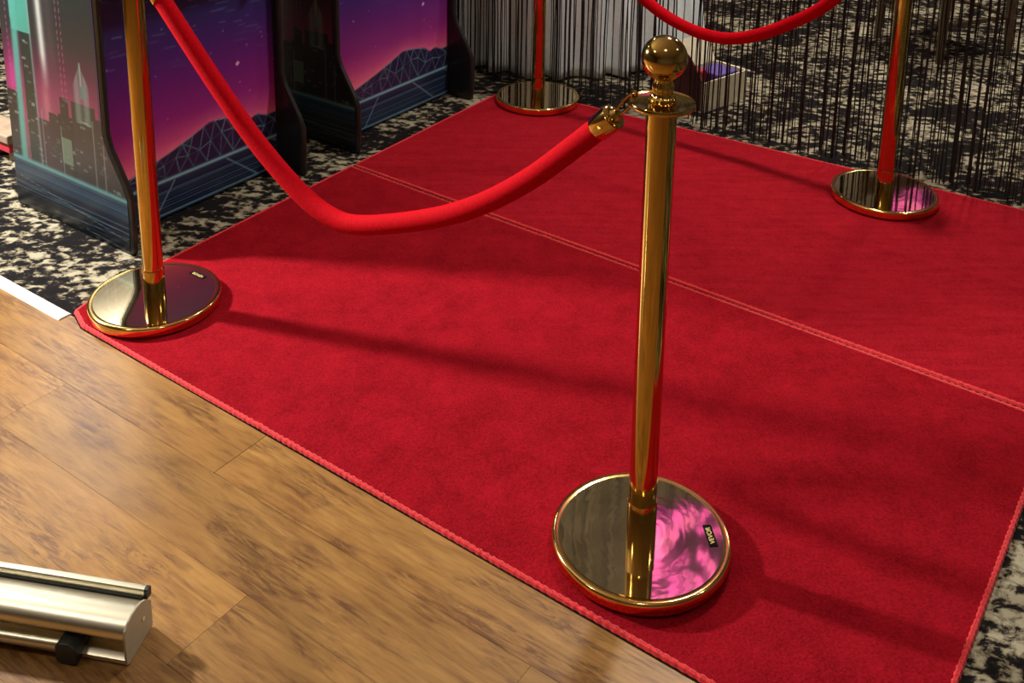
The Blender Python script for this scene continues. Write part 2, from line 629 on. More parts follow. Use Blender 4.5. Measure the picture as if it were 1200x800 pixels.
def make_parts():
    P = {}
    # heavy base: rim shell
    rim = [(0.140, 0.0), (0.1555, 0.0), (0.1590, 0.003), (0.1600, 0.006), (0.1600, 0.0200)] + arcs(0.1535, 0.0200, 0.0065, 0, math.pi / 2, 8) + [(0.1475, 0.0263), (0.1455, 0.0253)]
    P['base_rim'] = (MB().lathe(rim, 128), 'brass_rim')
    plate = [(0.0, 0.0258)] + [(0.146 * k / 20, 0.0258 - 0.0004 * (k / 20) ** 2) for k in range(1, 21)]
    P['base_plate'] = (MB().lathe(plate, 128), 'plate')
    sl = [(0.0335, 0.0236), (0.0335, 0.0255)] + arcs(0.0272, 0.0255, 0.004, 0.6, math.pi / 2, 3) + [(0.0267, 0.0252), (0.0265, 0.0955), (0.0258, 0.098), (0.0252, 0.098)]
    P['sleeve'] = (MB().lathe(sl[6:], 64), 'brass')
    P['pole'] = (MB().lathe([(0.0248, 0.096), (0.0248, 0.838)], 64), 'brass')
    # flat ring with four hook eyes
    mb = MB()
    nseg = 96
    prof = [(0.020, 0.838), (0.0500, 0.838), (0.0525, 0.8385), (0.0540, 0.8410), (0.0540, 0.8445), (0.0522, 0.8470), (0.0500, 0.8462), (0.0470, 0.8450), (0.020, 0.8450)]
    mb.lathe(prof, nseg)
    P['collar'] = (mb, 'brass')
    return P


def make_finial():
    neck = [(0.020, 0.8445), (0.0215, 0.848), (0.0212, 0.853), (0.0175, 0.856), (0.0160, 0.862), (0.0172, 0.868), (0.0178, 0.874), (0.0150, 0.880), (0.0165, 0.886), (0.018, 0.889)]
    kn = lambda a, j: 1 + (0.035 * math.cos(14 * a) if 1 <= j <= 7 else 0)
    nk = MB().lathe(neck, 112, rmod=kn)
    ball = [(max(1e-7, 0.0372 * math.sin(math.pi * k / 40)), 0.9195 - 0.0372 * math.cos(math.pi * k / 40)) for k in range(41)]
    bl = MB().lathe([q for q in ball if True], 64)
    return nk, bl


def text_mesh(txt, size, name):
    cu = bpy.data.curves.new(name, 'FONT')
    cu.body = txt
    cu.size = size
    cu.align_x = 'CENTER'
    cu.align_y = 'CENTER'
    cu.extrude = 0.0001
    to = bpy.data.objects.new(name, cu)
    COL.objects.link(to)
    dg = bpy.context.evaluated_depsgraph_get()
    me = bpy.data.meshes.new_from_object(to.evaluated_get(dg))
    bpy.data.objects.remove(to)
    return me


proto = None
STAN = [((0.2442, 1.6164), 0.0, True, 'gold stanchion with a round ball top, mottled mirror base near the wooden planks'),
        ((-0.8835, 2.3929), 0.9, True, 'gold stanchion at the rounded carpet corner by the white metal strip'),
        ((0.1037, 3.8639), 2.0, False, 'gold stanchion on the carpet corner in front of the white tablecloth'),
        ((1.1653, 3.0575), 3.6, False, 'gold stanchion at the carpet edge before the bare string curtain')]
cache = {}
for (x, y), rz, lab, text in STAN:
    root = empty('stanchion', (x, y, PZ), rz)
    tag(root, text, 'stanchion', 'gold rope stanchions')
    if not cache:
        parts = make_parts()
        for k, (mb, mt) in parts.items():
            o = mb.build(k, M[mt], root, smooth=True)
            cache[k] = o.data
        nk, bl = make_finial()
        o = bl.build('ball', M['brass'], root, smooth=True); cache['ball'] = o.data
        o = nk.build('neck', M['brass'], root, smooth=True); cache['neck'] = o.data
    else:
        for k, me in cache.items():
            link(k, me, None, root, smooth=False)
    if lab:
        st = MB().box((-0.026, -0.0078, 0), (0.026, 0.0078, 0.0006)).build('sticker', M['label_black'], root, bevel=0.0002, seg=1)
        st['label'] = 'black sticker with yellow lettering'
        st.location = (0.124, -0.004, 0.0257)
        st.rotation_euler = (0, 0, math.radians(95))
        tm = text_mesh('VEVOR', 0.0125, 'lettering')
        tm.materials.clear()
        tm.materials.append(M['label_yellow'])
        t = link('lettering', tm, None, st, smooth=False)
        t.location = (0, 0, 0.0008)

# ------------------------------------------------------------------ velvet ropes
def rope(path, endA, endB, label):
    """endA/endB: collar hook points"""
    root = empty('velvet_rope', (0, 0, 0))
    tag(root, label, 'rope', 'red velvet ropes')
    pts = catmull(path, 14)
    MB().tube(pts, 0.0205, 18).build('rope_cord', M['velvet'], root, smooth=True)
    for p0, d0, hook in ((pts[0], (pts[0] - pts[3]).normalized(), Vector(endA)), (pts[-1], (pts[-1] - pts[-4]).normalized(), Vector(endB))):
        q = [p0 - d0 * 0.027, p0 - d0 * 0.026, p0 + d0 * 0.013, p0 + d0 * 0.016, p0 + d0 * 0.017, p0 + d0 * 0.021, p0 + d0 * 0.025]
        rad = [0.0225, 0.0232, 0.0232, 0.020, 0.012, 0.0095, 0.0075]
        fe = MB().tube(q, 0.02, 20, rf=lambda i, t: rad[i]).build('ferrule', M['brass'], root, smooth=True)
        e = p0 + d0 * 0.023
        mid = (e + hook) * 0.5
        side = d0.cross(Vector((0, 0, 1))).normalized()
        lp = []
        ax = (hook - e)
        L = max(0.02, ax.length)
        axn = ax.normalized()
        nrm = side.cross(axn)
        for k in range(22):
            a = 2 * math.pi * k / 22
            lp.append(mid + axn * (math.cos(a) * (L * 0.5 + 0.004)) + nrm * (math.sin(a) * 0.0070))
        MB().tube(lp, 0.0026, 8, True).build('snap_hook', M['brass'], root, smooth=True)
    return root


rope([(-0.812, 2.345, 0.831), (-0.785, 2.325, 0.800), (-0.663, 2.241, 0.658), (-0.555, 2.167, 0.544), (-0.450, 2.094, 0.462),
      (-0.372, 2.040, 0.430), (-0.300, 1.990, 0.438), (-0.16, 1.895, 0.501), (-0.059, 1.825, 0.566), (0.035, 1.761, 0.650), (0.12, 1.702, 0.747), (0.164, 1.672, 0.799)],
     (-0.836, 2.361, 0.857), (0.203, 1.645, 0.857), 'bright red velvet rope sagging above the carpet beside the wooden planks')
rope([(0.185, 3.804, 0.790), (0.270, 3.738, 0.685), (0.370, 3.663, 0.575), (0.462, 3.592, 0.494), (0.558, 3.518, 0.438), (0.664, 3.439, 0.412), (0.762, 3.364, 0.428),
      (0.877, 3.277, 0.498), (0.992, 3.189, 0.607), (1.080, 3.121, 0.770)],
     (0.144, 3.832, 0.857), (1.122, 3.091, 0.857), 'dark red velvet rope hanging in front of the string curtain')

# ------------------------------------------------------------------ arcade cabinets
VANG = math.atan2(0.823, 0.568)
CV = Vector((math.cos(VANG), math.sin(VANG), 0))          # along cabinet width
CU = Vector((math.sin(VANG), -math.cos(VANG), 0))         # cabinet front direction
CW, CD, TH = 0.655, 0.55, 0.018
PROF = [(0.0, 0.0), (0.006, 0.085), (0.005, 0.165), (-0.012, 0.200), (-0.070, 0.290), (-0.084, 0.330), (-0.084, 0.74), (0.03, 0.80), (0.03, 0.87),
        (-0.12, 0.92), (-0.24, 1.28), (-0.15, 1.36), (-0.15, 1.52), (-0.20, 1.55), (-CD, 1.55), (-CD, 0.0)]


def prof_u(z):
    """front edge of the side panel at height z"""
    q = PROF[:14]
    for (a, za), (b, zb) in zip(q, q[1:]):
        if za <= z <= zb + 1e-9 and zb > za:
            return a + (b - a) * (z - za) / (zb - za)
    return q[-1][0]


def seg_dist(X, Y, ax, ay, bx, by):
    dx, dy = bx - ax, by - ay
    t = np.clip(((X - ax) * dx + (Y - ay) * dy) / (dx * dx + dy * dy), 0, 1)
    return np.hypot(X - ax - t * dx, Y - ay - t * dy)


def blend(img, mask, col):
    mask = np.clip(mask, 0, 1)[..., None]
    return img * (1 - mask) + np.array(col, float) * mask


def grad(z, stops):
    zs = [s[0] for s in stops]
    return np.stack([np.interp(z, zs, [s[1][k] for s in stops]) for k in range(3)], -1)


def art_front(V, Z):
    r = np.random.RandomState(5)
    img = grad(Z, [(0.18, (214, 104, 138)), (0.23, (176, 66, 124)), (0.30, (126, 38, 116)), (0.40, (92, 32, 112)), (0.50, (58, 34, 104)), (0.60, (34, 36, 88)), (0.75, (24, 34, 68))])
    for _ in range(90):                                     # cyan dashes in the upper sky
        z0 = r.uniform(0.42, 0.76); v0 = r.uniform(0, CW); ln = r.uniform(0.01, 0.06)
        d = seg_dist(V, Z, v0, z0, v0 + ln, z0 - ln * 0.06)
        img = blend(img, np.exp(-(d / 0.0022) ** 2) * r.uniform(0.15, 0.6) * np.clip((z0 - 0.38) * 5, 0, 1), (96, 136, 170))
    for _ in range(26):
        z0, v0 = r.uniform(0.28, 0.75), r.uniform(0, CW)
        img = blend(img, np.exp(-(np.hypot(V - v0, Z - z0) / 0.0022) ** 2) * 0.7, (220, 190, 215))
    d4 = np.abs(V - 0.49) / 0.008 + np.abs(Z - 0.40) / 0.009
    img = blend(img, (d4 < 1) * 0.85, (205, 180, 210))
    rv = [0, 0.10, 0.16, 0.22, 0.30, 0.37, 0.40, 0.45, 0.50, 0.53, 0.56, 0.60, 0.64, 0.70]
    rz = [0.15, 0.165, 0.180, 0.196, 0.220, 0.245, 0.244, 0.236, 0.226, 0.206, 0.214, 0.198, 0.200, 0.19]
    ridge = np.interp(V, rv, rz)
    img = blend(img, np.exp(-np.clip(Z - ridge, 0, 1) / 0.018) * 0.45, (228, 128, 140))
    mtn = 1 / (1 + np.exp(-(ridge - Z) / 0.0012))
    img = blend(img, mtn, (34, 30, 62))
    glow = np.zeros_like(V)
    pts = [(v, np.interp(v, rv, rz)) for v in np.linspace(0.02, 0.64, 16)]
    low = [(v, 0.126) for v in np.linspace(0.0, 0.66, 14)]
    midp = [(v, 0.126 + (np.interp(v, rv, rz) - 0.126) * r.uniform(0.35, 0.7)) for v in np.linspace(0.03, 0.63, 15)]
    edges = list(zip(pts, pts[1:])) + list(zip(midp, midp[1:]))
    for a in midp:
        for grp in (pts, low):
            near = sorted(grp, key=lambda b: abs(b[0] - a[0] - r.uniform(-0.03, 0.03)))[:2]
            edges += [(a, b) for b in near]
    for (a, b) in edges:
        d = seg_dist(V, Z, a[0], a[1], b[0], b[1])
        glow = np.maximum(glow, np.exp(-(d / 0.0016) ** 2) * r.uniform(0.25, 0.85))
    img = blend(img, glow * (Z < ridge + 0.002) * (Z > 0.12), (104, 164, 172))
    water = (Z < 0.122)
    img = np.where(water[..., None], np.broadcast_to(np.array((20, 24, 48.)), img.shape), img)
    img = blend(img, np.exp(-((Z - 0.117) / 0.006) ** 2), (120, 168, 182))
    zz = 0.108
    k = 0
    while zz > 0.02:
        img = blend(img, np.exp(-((Z - zz) / 0.0011) ** 2) * (0.8 if k % 3 else 0.4), (84, 132, 164))
        zz -= 0.0055 + 0.0004 * k; k += 1
    for a, b in (((0.43, 0.108), (0.545, 0.018)), ((0.235, 0.108), (0.165, 0.018)), ((0.62, 0.108), (0.78, 0.03)), ((0.08, 0.108), (-0.08, 0.03))):
        img = blend(img, np.exp(-(seg_dist(V, Z, *a, *b) / 0.0022) ** 2) * 0.8, (120, 150, 180))
    img = blend(img, np.exp(-((Z - 0.014) / 0.0035) ** 2) * 0.85, (104, 150, 168))
    return img


def art_side(U, Z):
    r = np.random.RandomState(11)
    img = grad(Z, [(0.16, (130, 84, 92)), (0.30, (158, 78, 110)), (0.40, (142, 62, 98)), (0.48, (96, 50, 74)), (0.56, (58, 58, 60)), (0.75, (48, 60, 58)), (1.6, (30, 34, 44))])
    img = blend(img, np.exp(-((U + 0.505) / 0.03) ** 2) * np.exp(-((Z - 0.40) / 0.09) ** 2), (205, 60, 150))
    img = blend(img, (U > -0.10) * 0.55 * (Z > 0.3), (62, 46, 84))
    for u0, w, c, al in ((-0.345, 0.015, (232, 236, 230), 0.95), (-0.300, 0.022, (112, 92, 96), 0.4)):
        img = blend(img, np.exp(-((U - u0 + 0.03 * (Z - 0.6)) / w) ** 2) * np.clip((Z - 0.40) * 9, 0, 1) * al, c)
    img = blend(img, np.exp(-((U + 0.345) / 0.02) ** 2) * 0.5 * np.exp(-((Z - 0.36) / 0.07) ** 2), (225, 150, 150))
    for u0 in (-0.262, -0.245, -0.515):
        img = blend(img, np.exp(-((U - u0) / 0.0022) ** 2) * (0.45 + 0.35 * np.sign(np.sin(Z * 300))) * (Z > 0.3), (196, 100, 140))
    # buildings: (u0,u1,top,colour)
    for u0, u1, tp, c in ((-0.56, -0.49, 0.37, (40, 44, 48)), (-0.45, -0.395, 0.56, (44, 58, 56)), (-0.41, -0.33, 0.31, (66, 52, 60)), (-0.34, -0.29, 0.34, (58, 48, 54)), (-0.295, -0.225, 0.345, (42, 44, 46)),
                          (-0.28, -0.24, 0.40, (50, 46, 50)), (-0.225, -0.115, 0.40, (56, 54, 56)), (-0.115, -0.05, 0.37, (54, 48, 54)), (-0.05, 0.03, 0.28, (48, 46, 50))):
        msk = (U > u0) & (U < u1) & (Z < tp)
        img = np.where(msk[..., None], np.broadcast_to(np.array(c, float), img.shape), img)
        for _ in range(14):
            a, b = r.uniform(u0, u1), r.uniform(0.17, tp)
            w_, h_ = r.uniform(0.004, 0.012), r.uniform(0.0015, 0.004)
            wm = (np.abs(U - a) < w_) & (np.abs(Z - b) < h_) & msk
            img = np.where(wm[..., None], np.broadcast_to(np.array((120, 130, 128)) * r.uniform(0.5, 1.1), img.shape), img)
    # teal tower with its dark core
    tw = (U > -0.495 + 0.05 * (0.65 - Z)) & (U < -0.395) & (Z > 0.16)
    img = blend(img, (tw & (Z > 0.56)) * 0.95, (92, 182, 166))
    img = blend(img, np.exp(-((U + 0.478 + 0.02 * (0.5 - Z)) / 0.017) ** 4) * (Z > 0.16) * 0.9, (96, 184, 170))
    img = blend(img, np.exp(-((U + 0.398 - 0.01 * (0.5 - Z)) / 0.005) ** 2) * (Z > 0.16) * 0.7, (142, 172, 168))
    # spire
    sp = (np.abs(U + 0.172) < np.clip(0.036 - np.clip(Z - 0.45, 0, 1) * 0.55, 0, 1)) & (Z < 0.515) & (Z > 0.34)
    img = blend(img, sp * 0.55 * np.exp(-((np.abs(U + 0.172) - 0.02) / 0.018) ** 2) + (np.abs(U + 0.172) < 0.004) * (Z > 0.45) * (Z < 0.52) * 0.6, (150, 186, 172))
    img = blend(img, (np.abs(U + 0.165) < 0.012) * (np.abs(Z - 0.435) < 0.02) * 0.6, (96, 150, 140))
    img = blend(img, (np.abs(U + 0.262) < 0.024) * (np.abs(Z - 0.238) < 0.040) * 0.8, (122, 152, 126))
    for u0, tp in ((-0.375, 0.34), (-0.285, 0.31), (-0.132, 0.36), (-0.09, 0.30)):
        img = blend(img, np.exp(-((U - u0) / 0.0022) ** 2) * (Z < tp) * 0.8, (156, 160, 156))
    # shore line and gridded water
    low = Z < 0.162
    img = np.where(low[..., None], grad(Z, [(0.0, (16, 20, 26)), (0.08, (22, 26, 48)), (0.15, (30, 50, 76))]), img)
    img = blend(img, np.exp(-((Z - 0.158) / 0.008) ** 2), (116, 178, 178))
    zz, k = 0.145, 0
    while zz > 0.0:
        img = blend(img, np.exp(-((Z - zz) / 0.0010) ** 2) * r.uniform(0.25, 0.95), (96, 150, 180))
        zz -= 0.0052 + 0.0003 * k; k += 1
    for a, b in (((-0.52, 0.075), (0.02, 0.060)), ((-0.52, 0.100), (0.02, 0.035)), ((-0.35, 0.03), (0.02, 0.048)), ((-0.2, 0.02), (0.02, 0.005))):
        img = blend(img, np.exp(-(seg_dist(U, Z, *a, *b) / 0.0016) ** 2) * 0.7, (120, 150, 164))
    return img


def art_mesh(name, us_fn, zs, cols, art, place, gain):
    """grid in panel coordinates with printed colours per vertex"""
    T_ = np.linspace(0, 1, cols)
    U = np.stack([us_fn(z)[0] + (us_fn(z)[1] - us_fn(z)[0]) * T_ for z in zs])
    Z = np.repeat(np.asarray(zs)[:, None], cols, 1)
    img = np.clip(art(U, Z) / 255.0, 0, 1)
    lin = s2l(img) * gain
    verts = [place(float(u), float(z)) for u, z in zip(U.ravel(), Z.ravel())]
    R_ = len(zs)
    faces = [(j * cols + i, j * cols + i + 1, (j + 1) * cols + i + 1, (j + 1) * cols + i) for j in range(R_ - 1) for i in range(cols - 1)]
    me = bpy.data.meshes.new(name)
    me.from_pydata(verts, [], faces)
    ca = me.color_attributes.new('art', 'FLOAT_COLOR', 'POINT')
    rgba = np.concatenate([lin, np.ones(lin.shape[:2] + (1,))], -1).astype(np.float32)
    ca.data.foreach_set('color', rgba.ravel())
    me.materials.append(M['art'])
    return me


# local cabinet axes: x = front direction (u), y = width (v), z up
side_me = art_mesh('side_art', lambda z: (-CD + 0.004, prof_u(z) - 0.006), list(np.linspace(0.004, 0.82, 250)) + list(np.linspace(0.83, 1.54, 70)), 170, art_side,
                   lambda u, z: (u, -0.0012, z), 0.55)
front_me = art_mesh('front_art', lambda z: (TH, CW - TH), np.linspace(0.006, 0.745, 250), 200, art_front, lambda v, z: (-0.1078, v, z), 1.6)


def cabinet(loc, label, first=None):
    root = empty('arcade_cabinet', loc, math.atan2(CU.y, CU.x))
    tag(root, label, 'arcade cabinet', 'arcade cabinets beside the red carpet')
    parts = {}
    if first is None:
        sp = MB().prism(PROF, 0.0, TH, lambda a, b, d: (a, d, b)).build('side_panel', M['black_gloss'], root, bevel=0.002)
        link('side_art', side_me, None, sp, smooth=False)
        sp2 = MB().prism(PROF, CW - TH, CW, lambda a, b, d: (a, d, b)).build('side_panel', M['black_gloss'], root, bevel=0.002)
        mp_ = [(p[0], p[1]) for p in PROF[:14]]
        for yy, par in ((TH / 2, sp), (CW - TH / 2, sp2)):
            MB().tube([(a + 0.0005, yy, max(b, 0.005)) for a, b in mp_], TH * 0.52, 8).build('edge_moulding', M['t_mould'], par, smooth=True)
        kp = MB().box((-0.124, TH, 0.004), (-0.109, CW - TH, 0.75)).build('kick_panel', M['black_gloss'], root)
        link('front_art', front_me, None, kp, smooth=False)
        MB().box((-CD + 0.004, TH, 0.004), (-CD + 0.020, CW - TH, 1.54)).build('back_panel', M['black_gloss'], root)
        MB().prism([(-0.109, 0.74), (0.02, 0.805), (0.02, 0.86), (-0.13, 0.905)], TH, CW - TH, lambda a, b, d: (a, d, b)).build('control_deck', M['black_gloss'], root, bevel=0.004)
        MB().prism([(-0.15, 0.90), (-0.14, 0.92), (-0.262, 1.28), (-0.28, 1.27)], TH, CW - TH, lambda a, b, d: (a, d, b)).build('screen', M['screen'], root)
        MB().prism([(-0.24, 1.29), (-0.155, 1.365), (-0.155, 1.515), (-0.205, 1.545), (-CD + 0.02, 1.545), (-CD + 0.02, 1.50), (-0.26, 1.50)], TH, CW - TH, lambda a, b, d: (a, d, b)).build('marquee', M['black_gloss'], root, bevel=0.003)
    else:
        for ch in first.children:
            c = ch.copy(); COL.objects.link(c); c.parent = root
            for gch in ch.children:
                d = gch.copy(); COL.objects.link(d); d.parent = c
    return root


c1 = cabinet((-1.032, 2.644, 0.001), 'arcade cabinet with teal and pink city side art next to the white metal strip')
c2 = cabinet((-0.522, 3.359, 0.001), 'arcade cabinet with purple mountain front art standing by the string curtain', c1)

# ------------------------------------------------------------------ round table under a white cloth, behind the strings
TC = (0.22, 4.77)
tb = tag(empty('round_table', (TC[0], TC[1], 0)), 'round table hidden under the white cloth behind the string curtain', 'table')
MB().lathe([(0.0, 0.700), (0.57, 0.700), (0.575, 0.712), (0.57, 0.724), (0.0, 0.724)], 64).build('tabletop', M['darkwood'], tb, smooth=True)
for a in range(4):
    ax, ay = 0.40 * math.cos(a * math.pi / 2 + 0.7), 0.40 * math.sin(a * math.pi / 2 + 0.7)
    MB().lathe([(0.022, 0.001), (0.022, 0.702)], 16, ax, ay).build('leg', M['darkwood'], tb, smooth=True)
vs, fs = [], []
NA, NZ = 420, 26
rr = random.Random(21)
phs = [rr.uniform(0, 6.28) for _ in range(6)]


def cloth_r(a, t):
    """t: 0 at the rim, 1 at the hem"""
    w = math.sin(27 * a + phs[0] + 0.8 * math.sin(3 * a + phs[1])) + 0.45 * math.sin(44 * a + phs[2]) + 0.3 * math.sin(11 * a + phs[3])
    return 0.582 + 0.050 * t + 0.026 * w * (t ** 0.8)


for i in range(NA):
    a = 2 * math.pi * i / NA
    hem = 0.006 + 0.008 * (1 + math.sin(9 * a + phs[4])) * 0.5
    for j in range(NZ):
        if j < 4:
            r_, z_ = 0.578 * j / 4, 0.7285
        elif j == 4:
            r_, z_ = 0.579, 0.7275
        else:
            t = (j - 5) / (NZ - 6)
            r_, z_ = cloth_r(a, t), 0.722 + (hem - 0.722) * t
        vs.append((r_ * math.cos(a), r_ * math.sin(a), z_))
for i in range(NA):
    k = (i + 1) % NA
    for j in range(NZ - 1):
        fs.append((i * NZ + j, k * NZ + j, k * NZ + j + 1, i * NZ + j + 1))
mb = MB(); mb.add(vs, fs)
cl = mb.build('tablecloth', M['cloth'], None, smooth=True)
cl.location = (TC[0], TC[1], 0)
so = cl.modifiers.new('thickness', 'SOLIDIFY'); so.thickness = 0.002; so.offset = 1
tag(cl, 'white pleated cloth reaching the floor behind the string curtain', 'tablecloth')

# ------------------------------------------------------------------ black string curtain
LD = Vector((0.835, -0.550, 0)).normalized()
LN = Vector((0.550, 0.835, 0)).normalized()
P0 = LN * 3.418 + LD * 0.0
rs = random.Random(99)
bases = [Vector((0.1037, 3.8639, 0)), Vector((1.1653, 3.0575, 0))]


def strings(s0, s1, dens, name, label, wmin, wmax, spread):
    mb = MB()
    n = int((s1 - s0) * dens)
    for k in range(n):
        s = s0 + (s1 - s0) * (k + rs.uniform(-0.7, 0.7)) / n
        off = rs.gauss(0, spread)
        b = P0 + LD * s + LN * off
        zb = rs.uniform(0.003, 0.02)
        for q in bases:
            if (Vector((b.x, b.y, 0)) - q).length < 0.168: b = b + LN * (0.172 - (Vector((b.x, b.y, 0)) - q).length)
        # stay off the carpet pile and off the cloth
        dv = Vector((b.x - TC[0], b.y - TC[1], 0))
        if dv.length < 0.67: b = Vector((TC[0], TC[1], 0)) + dv.normalized() * 0.675
        r = rs.uniform(wmin, wmax) * (1.9 if rs.random() < 0.12 else 1)
        ph, am = rs.uniform(0, 6.28), rs.uniform(0.001, 0.006)
        dr = rs.uniform(-0.012, 0.012)
        pts = []
        for i in range(9):
            t = i / 8
            z = zb + (CEIL - 0.012 - zb) * (t ** 1.7)
            h = min(1, z / 0.5)
            w = am * math.sin(z * 7 + ph) * h
            pts.append(b + LD * (w + dr * z) + LN * (0.5 * w) + Vector((0, 0, z)))
        mb.tube(pts, r, 4)
    root = empty(name, tuple(P0 + LD * ((s0 + s1) / 2)))
    tag(root, label, 'curtain', 'black string curtain panels')
    st = mb.build('string_fringe', M['string'], None, smooth=False)
    st['kind'] = 'stuff'
    st.parent = root
    st.location = tuple(-root.location)
    tk = MB()
    a, b = P0 + LD * s0, P0 + LD * s1
    rot = Matrix.Rotation(math.atan2(LD.y, LD.x), 4, 'Z')
    tk.box((0, -0.03, CEIL - 0.024), ((s1 - s0), 0.03, CEIL - 0.001), Matrix.Translation(a) @ rot)
    tr_ = tk.build('ceiling_track', M['black_gloss'], root)
    tr_.location = tuple(-root.location)
    return root


def s_of(x, y): return Vector((x, y, 0)).dot(LD)
sL, sM, sR = s_of(-0.46, 4.42), s_of(0.62, 3.68), s_of(2.35, 2.55)
strings(sL, sM, 85, 'string_curtain', 'dense black string curtain hanging in front of the white tablecloth', 0.0013, 0.0031, 0.022)
strings(sM + 0.03, sR, 118, 'string_curtain', 'loose black string curtain hanging before the bare mottled carpet', 0.0011, 0.0028, 0.025)

# ------------------------------------------------------------------ open box behind the curtain
BXC = Vector((0.768, 3.920, 0))
bx = empty('cardboard_box', tuple(BXC), math.radians(40))
tag(bx, 'open cream cardboard box with raised flaps on the floor behind the strings', 'box')
w2, d2, h_, t_ = 0.130, 0.080, 0.120, 0.005
MB().box((-w2, -d2, 0.001), (w2, d2, 0.008)).build('bottom', M['card'], bx)
MB().box((-w2, -d2, 0.008), (w2, -d2 + t_, h_)).build('wall', M['card'], bx)
MB().box((-w2, d2 - t_, 0.008), (w2, d2, h_)).build('wall', M['card'], bx)
MB().box((-w2, -d2 + t_, 0.008), (-w2 + t_, d2 - t_, h_)).build('wall', M['card_shade'], bx)  # left wall, painted in the shaded card colour
MB().box((w2 - t_, -d2 + t_, 0.008), (w2, d2 - t_, h_)).build('wall', M['card'], bx)
MB().box((-w2, 0, 0), (w2, t_, 0.115), Matrix.Translation((0, d2 - t_, h_)) @ Matrix.Rotation(math.radians(-28), 4, 'X')).build('flap', M['card'], bx, bevel=0.001)
MB().prism([(-d2, 0), (d2, 0), (d2 * 0.2, 0.115), (-d2 * 0.25, 0.09)], 0, t_, lambda a, b, d: (-w2 - 0.12 * b + d, a, h_ + b)).build('flap', M['card_shade'], bx)
MB().box((0, -d2, 0), (0.06, d2, t_), Matrix.Translation((w2, 0, h_ - t_)) @ Matrix.Rotation(math.radians(20), 4, 'Y')).build('flap', M['card'], bx, bevel=0.001)
rz40 = Matrix.Rotation(math.radians(40), 4, 'Z')
def inbox(name, c, s, mat, label, cat):
    o = MB().box((-s[0], -s[1], 0), s).build(name, M[mat], None, bevel=0.006, seg=3)
    q = BXC + (rz40 @ Vector(c))
    o.location = q; o.rotation_euler = (0, 0, math.radians(40))
    tag(o, label, cat)
inbox('wrapped_parcel', (0.035, -0.01, 0.0085), (0.06, 0.055, 0.118), 'purple', 'purple wrapped parcel inside the cream cardboard box', 'parcel')
inbox('small_carton', (-0.062, 0.02, 0.0085), (0.026, 0.04, 0.135), 'redpack', 'small red carton inside the cream cardboard box', 'carton')

# ------------------------------------------------------------------ chair legs behind the curtain
def ground_box(mb, a, b, r0, r1):
    """square tapered leg from a to b"""
    a, b = Vector(a), Vector(b)
    vs = []
    for q, r in ((a, r0), (b, r1)):
        vs += [(q.x - r, q.y - r, q.z), (q.x + r, q.y - r, q.z), (q.x + r, q.y + r, q.z), (q.x - r, q.y + r, q.z)]
    mb.add(vs, [(3, 2, 1, 0), (4, 5, 6, 7), (0, 1, 5, 4), (1, 2, 6, 5), (2, 3, 7, 6), (3, 0, 4, 7)])
    return mb


ch = empty('wooden_chair', (2.06, 4.60, 0))
tag(ch, 'dark wooden chair standing behind the loose string curtain', 'chair')
feet = [(-0.197, -0.185), (0.178, -0.012), (0.03, 0.36), (-0.345, 0.19)]
for fx, fy in feet:
    ground_box(MB(), (fx, fy, 0.001), (fx * 0.93, fy * 0.93 + 0.005, 0.44), 0.013, 0.021).build('leg', M['darkwood'], ch, bevel=0.003)
seat_poly = [(-0.22, -0.21), (0.21, -0.02), (0.045, 0.40), (-0.38, 0.21)]
MB().prism(seat_poly, 0.44, 0.475, lambda a, b, d: (a, b, d)).build('seat', M['darkwood'], ch, bevel=0.008)
for a, b in ((0, 1), (1, 2), (2, 3), (3, 0)):
    MB().tube([(feet[a][0] * 0.98, feet[a][1] * 0.98, 0.17), (feet[b][0] * 0.98, feet[b][1] * 0.98, 0.17)], 0.010, 8).build('stretcher', M['darkwood'], ch, smooth=True)
for k in (2, 3):
    ground_box(MB(), (feet[k][0] * 0.93, feet[k][1] * 0.93 + 0.005, 0.47), (feet[k][0] * 1.0, feet[k][1] * 1.05, 0.92), 0.019, 0.014).build('back_post', M['darkwood'], ch, bevel=0.003)
MB().prism([(0.03, 0.375), (-0.345, 0.20), (-0.352, 0.215), (0.023, 0.39)], 0.78, 0.90, lambda a, b, d: (a, b, d)).build('backrest', M['darkwood'], ch, bevel=0.004)

# ------------------------------------------------------------------ low bench left of the cabinet
bn = empty('low_bench', (-1.60, 3.36, 0), math.radians(-34))
tag(bn, 'low pale wooden bench peeking out behind the city-art cabinet', 'bench')
MB().box((-0.45, -0.14, 0.075), (0.06, -0.04, 0.105)).build('seat', M['bench'], bn, bevel=0.005)
MB().box((-0.45, -0.13, 0.040), (0.05, -0.112, 0.075)).build('apron', M['redpack'], bn, bevel=0.002)
for x in (-0.43, 0.02):
    for y in (-0.093, -0.062):
        MB().box((x - 0.018, y - 0.014, 0.001), (x + 0.018, y + 0.014, 0.0755)).build('leg', M['bench'], bn, bevel=0.002)

# ------------------------------------------------------------------ roll-up banner cassette on the planks
BE = Vector((-0.9854, 0.1702, 0))                         # length direction, away to the left
BNV = Vector((0.1702, 0.9854, 0))                         # depth, towards the carpet
bo = Vector((-0.586, 1.362, 0.0008))
bs = empty('banner_stand', tuple(bo), math.atan2(BE.y, BE.x))
tag(bs, 'champagne aluminium roll-up banner cassette lying on the wooden planks', 'banner stand')
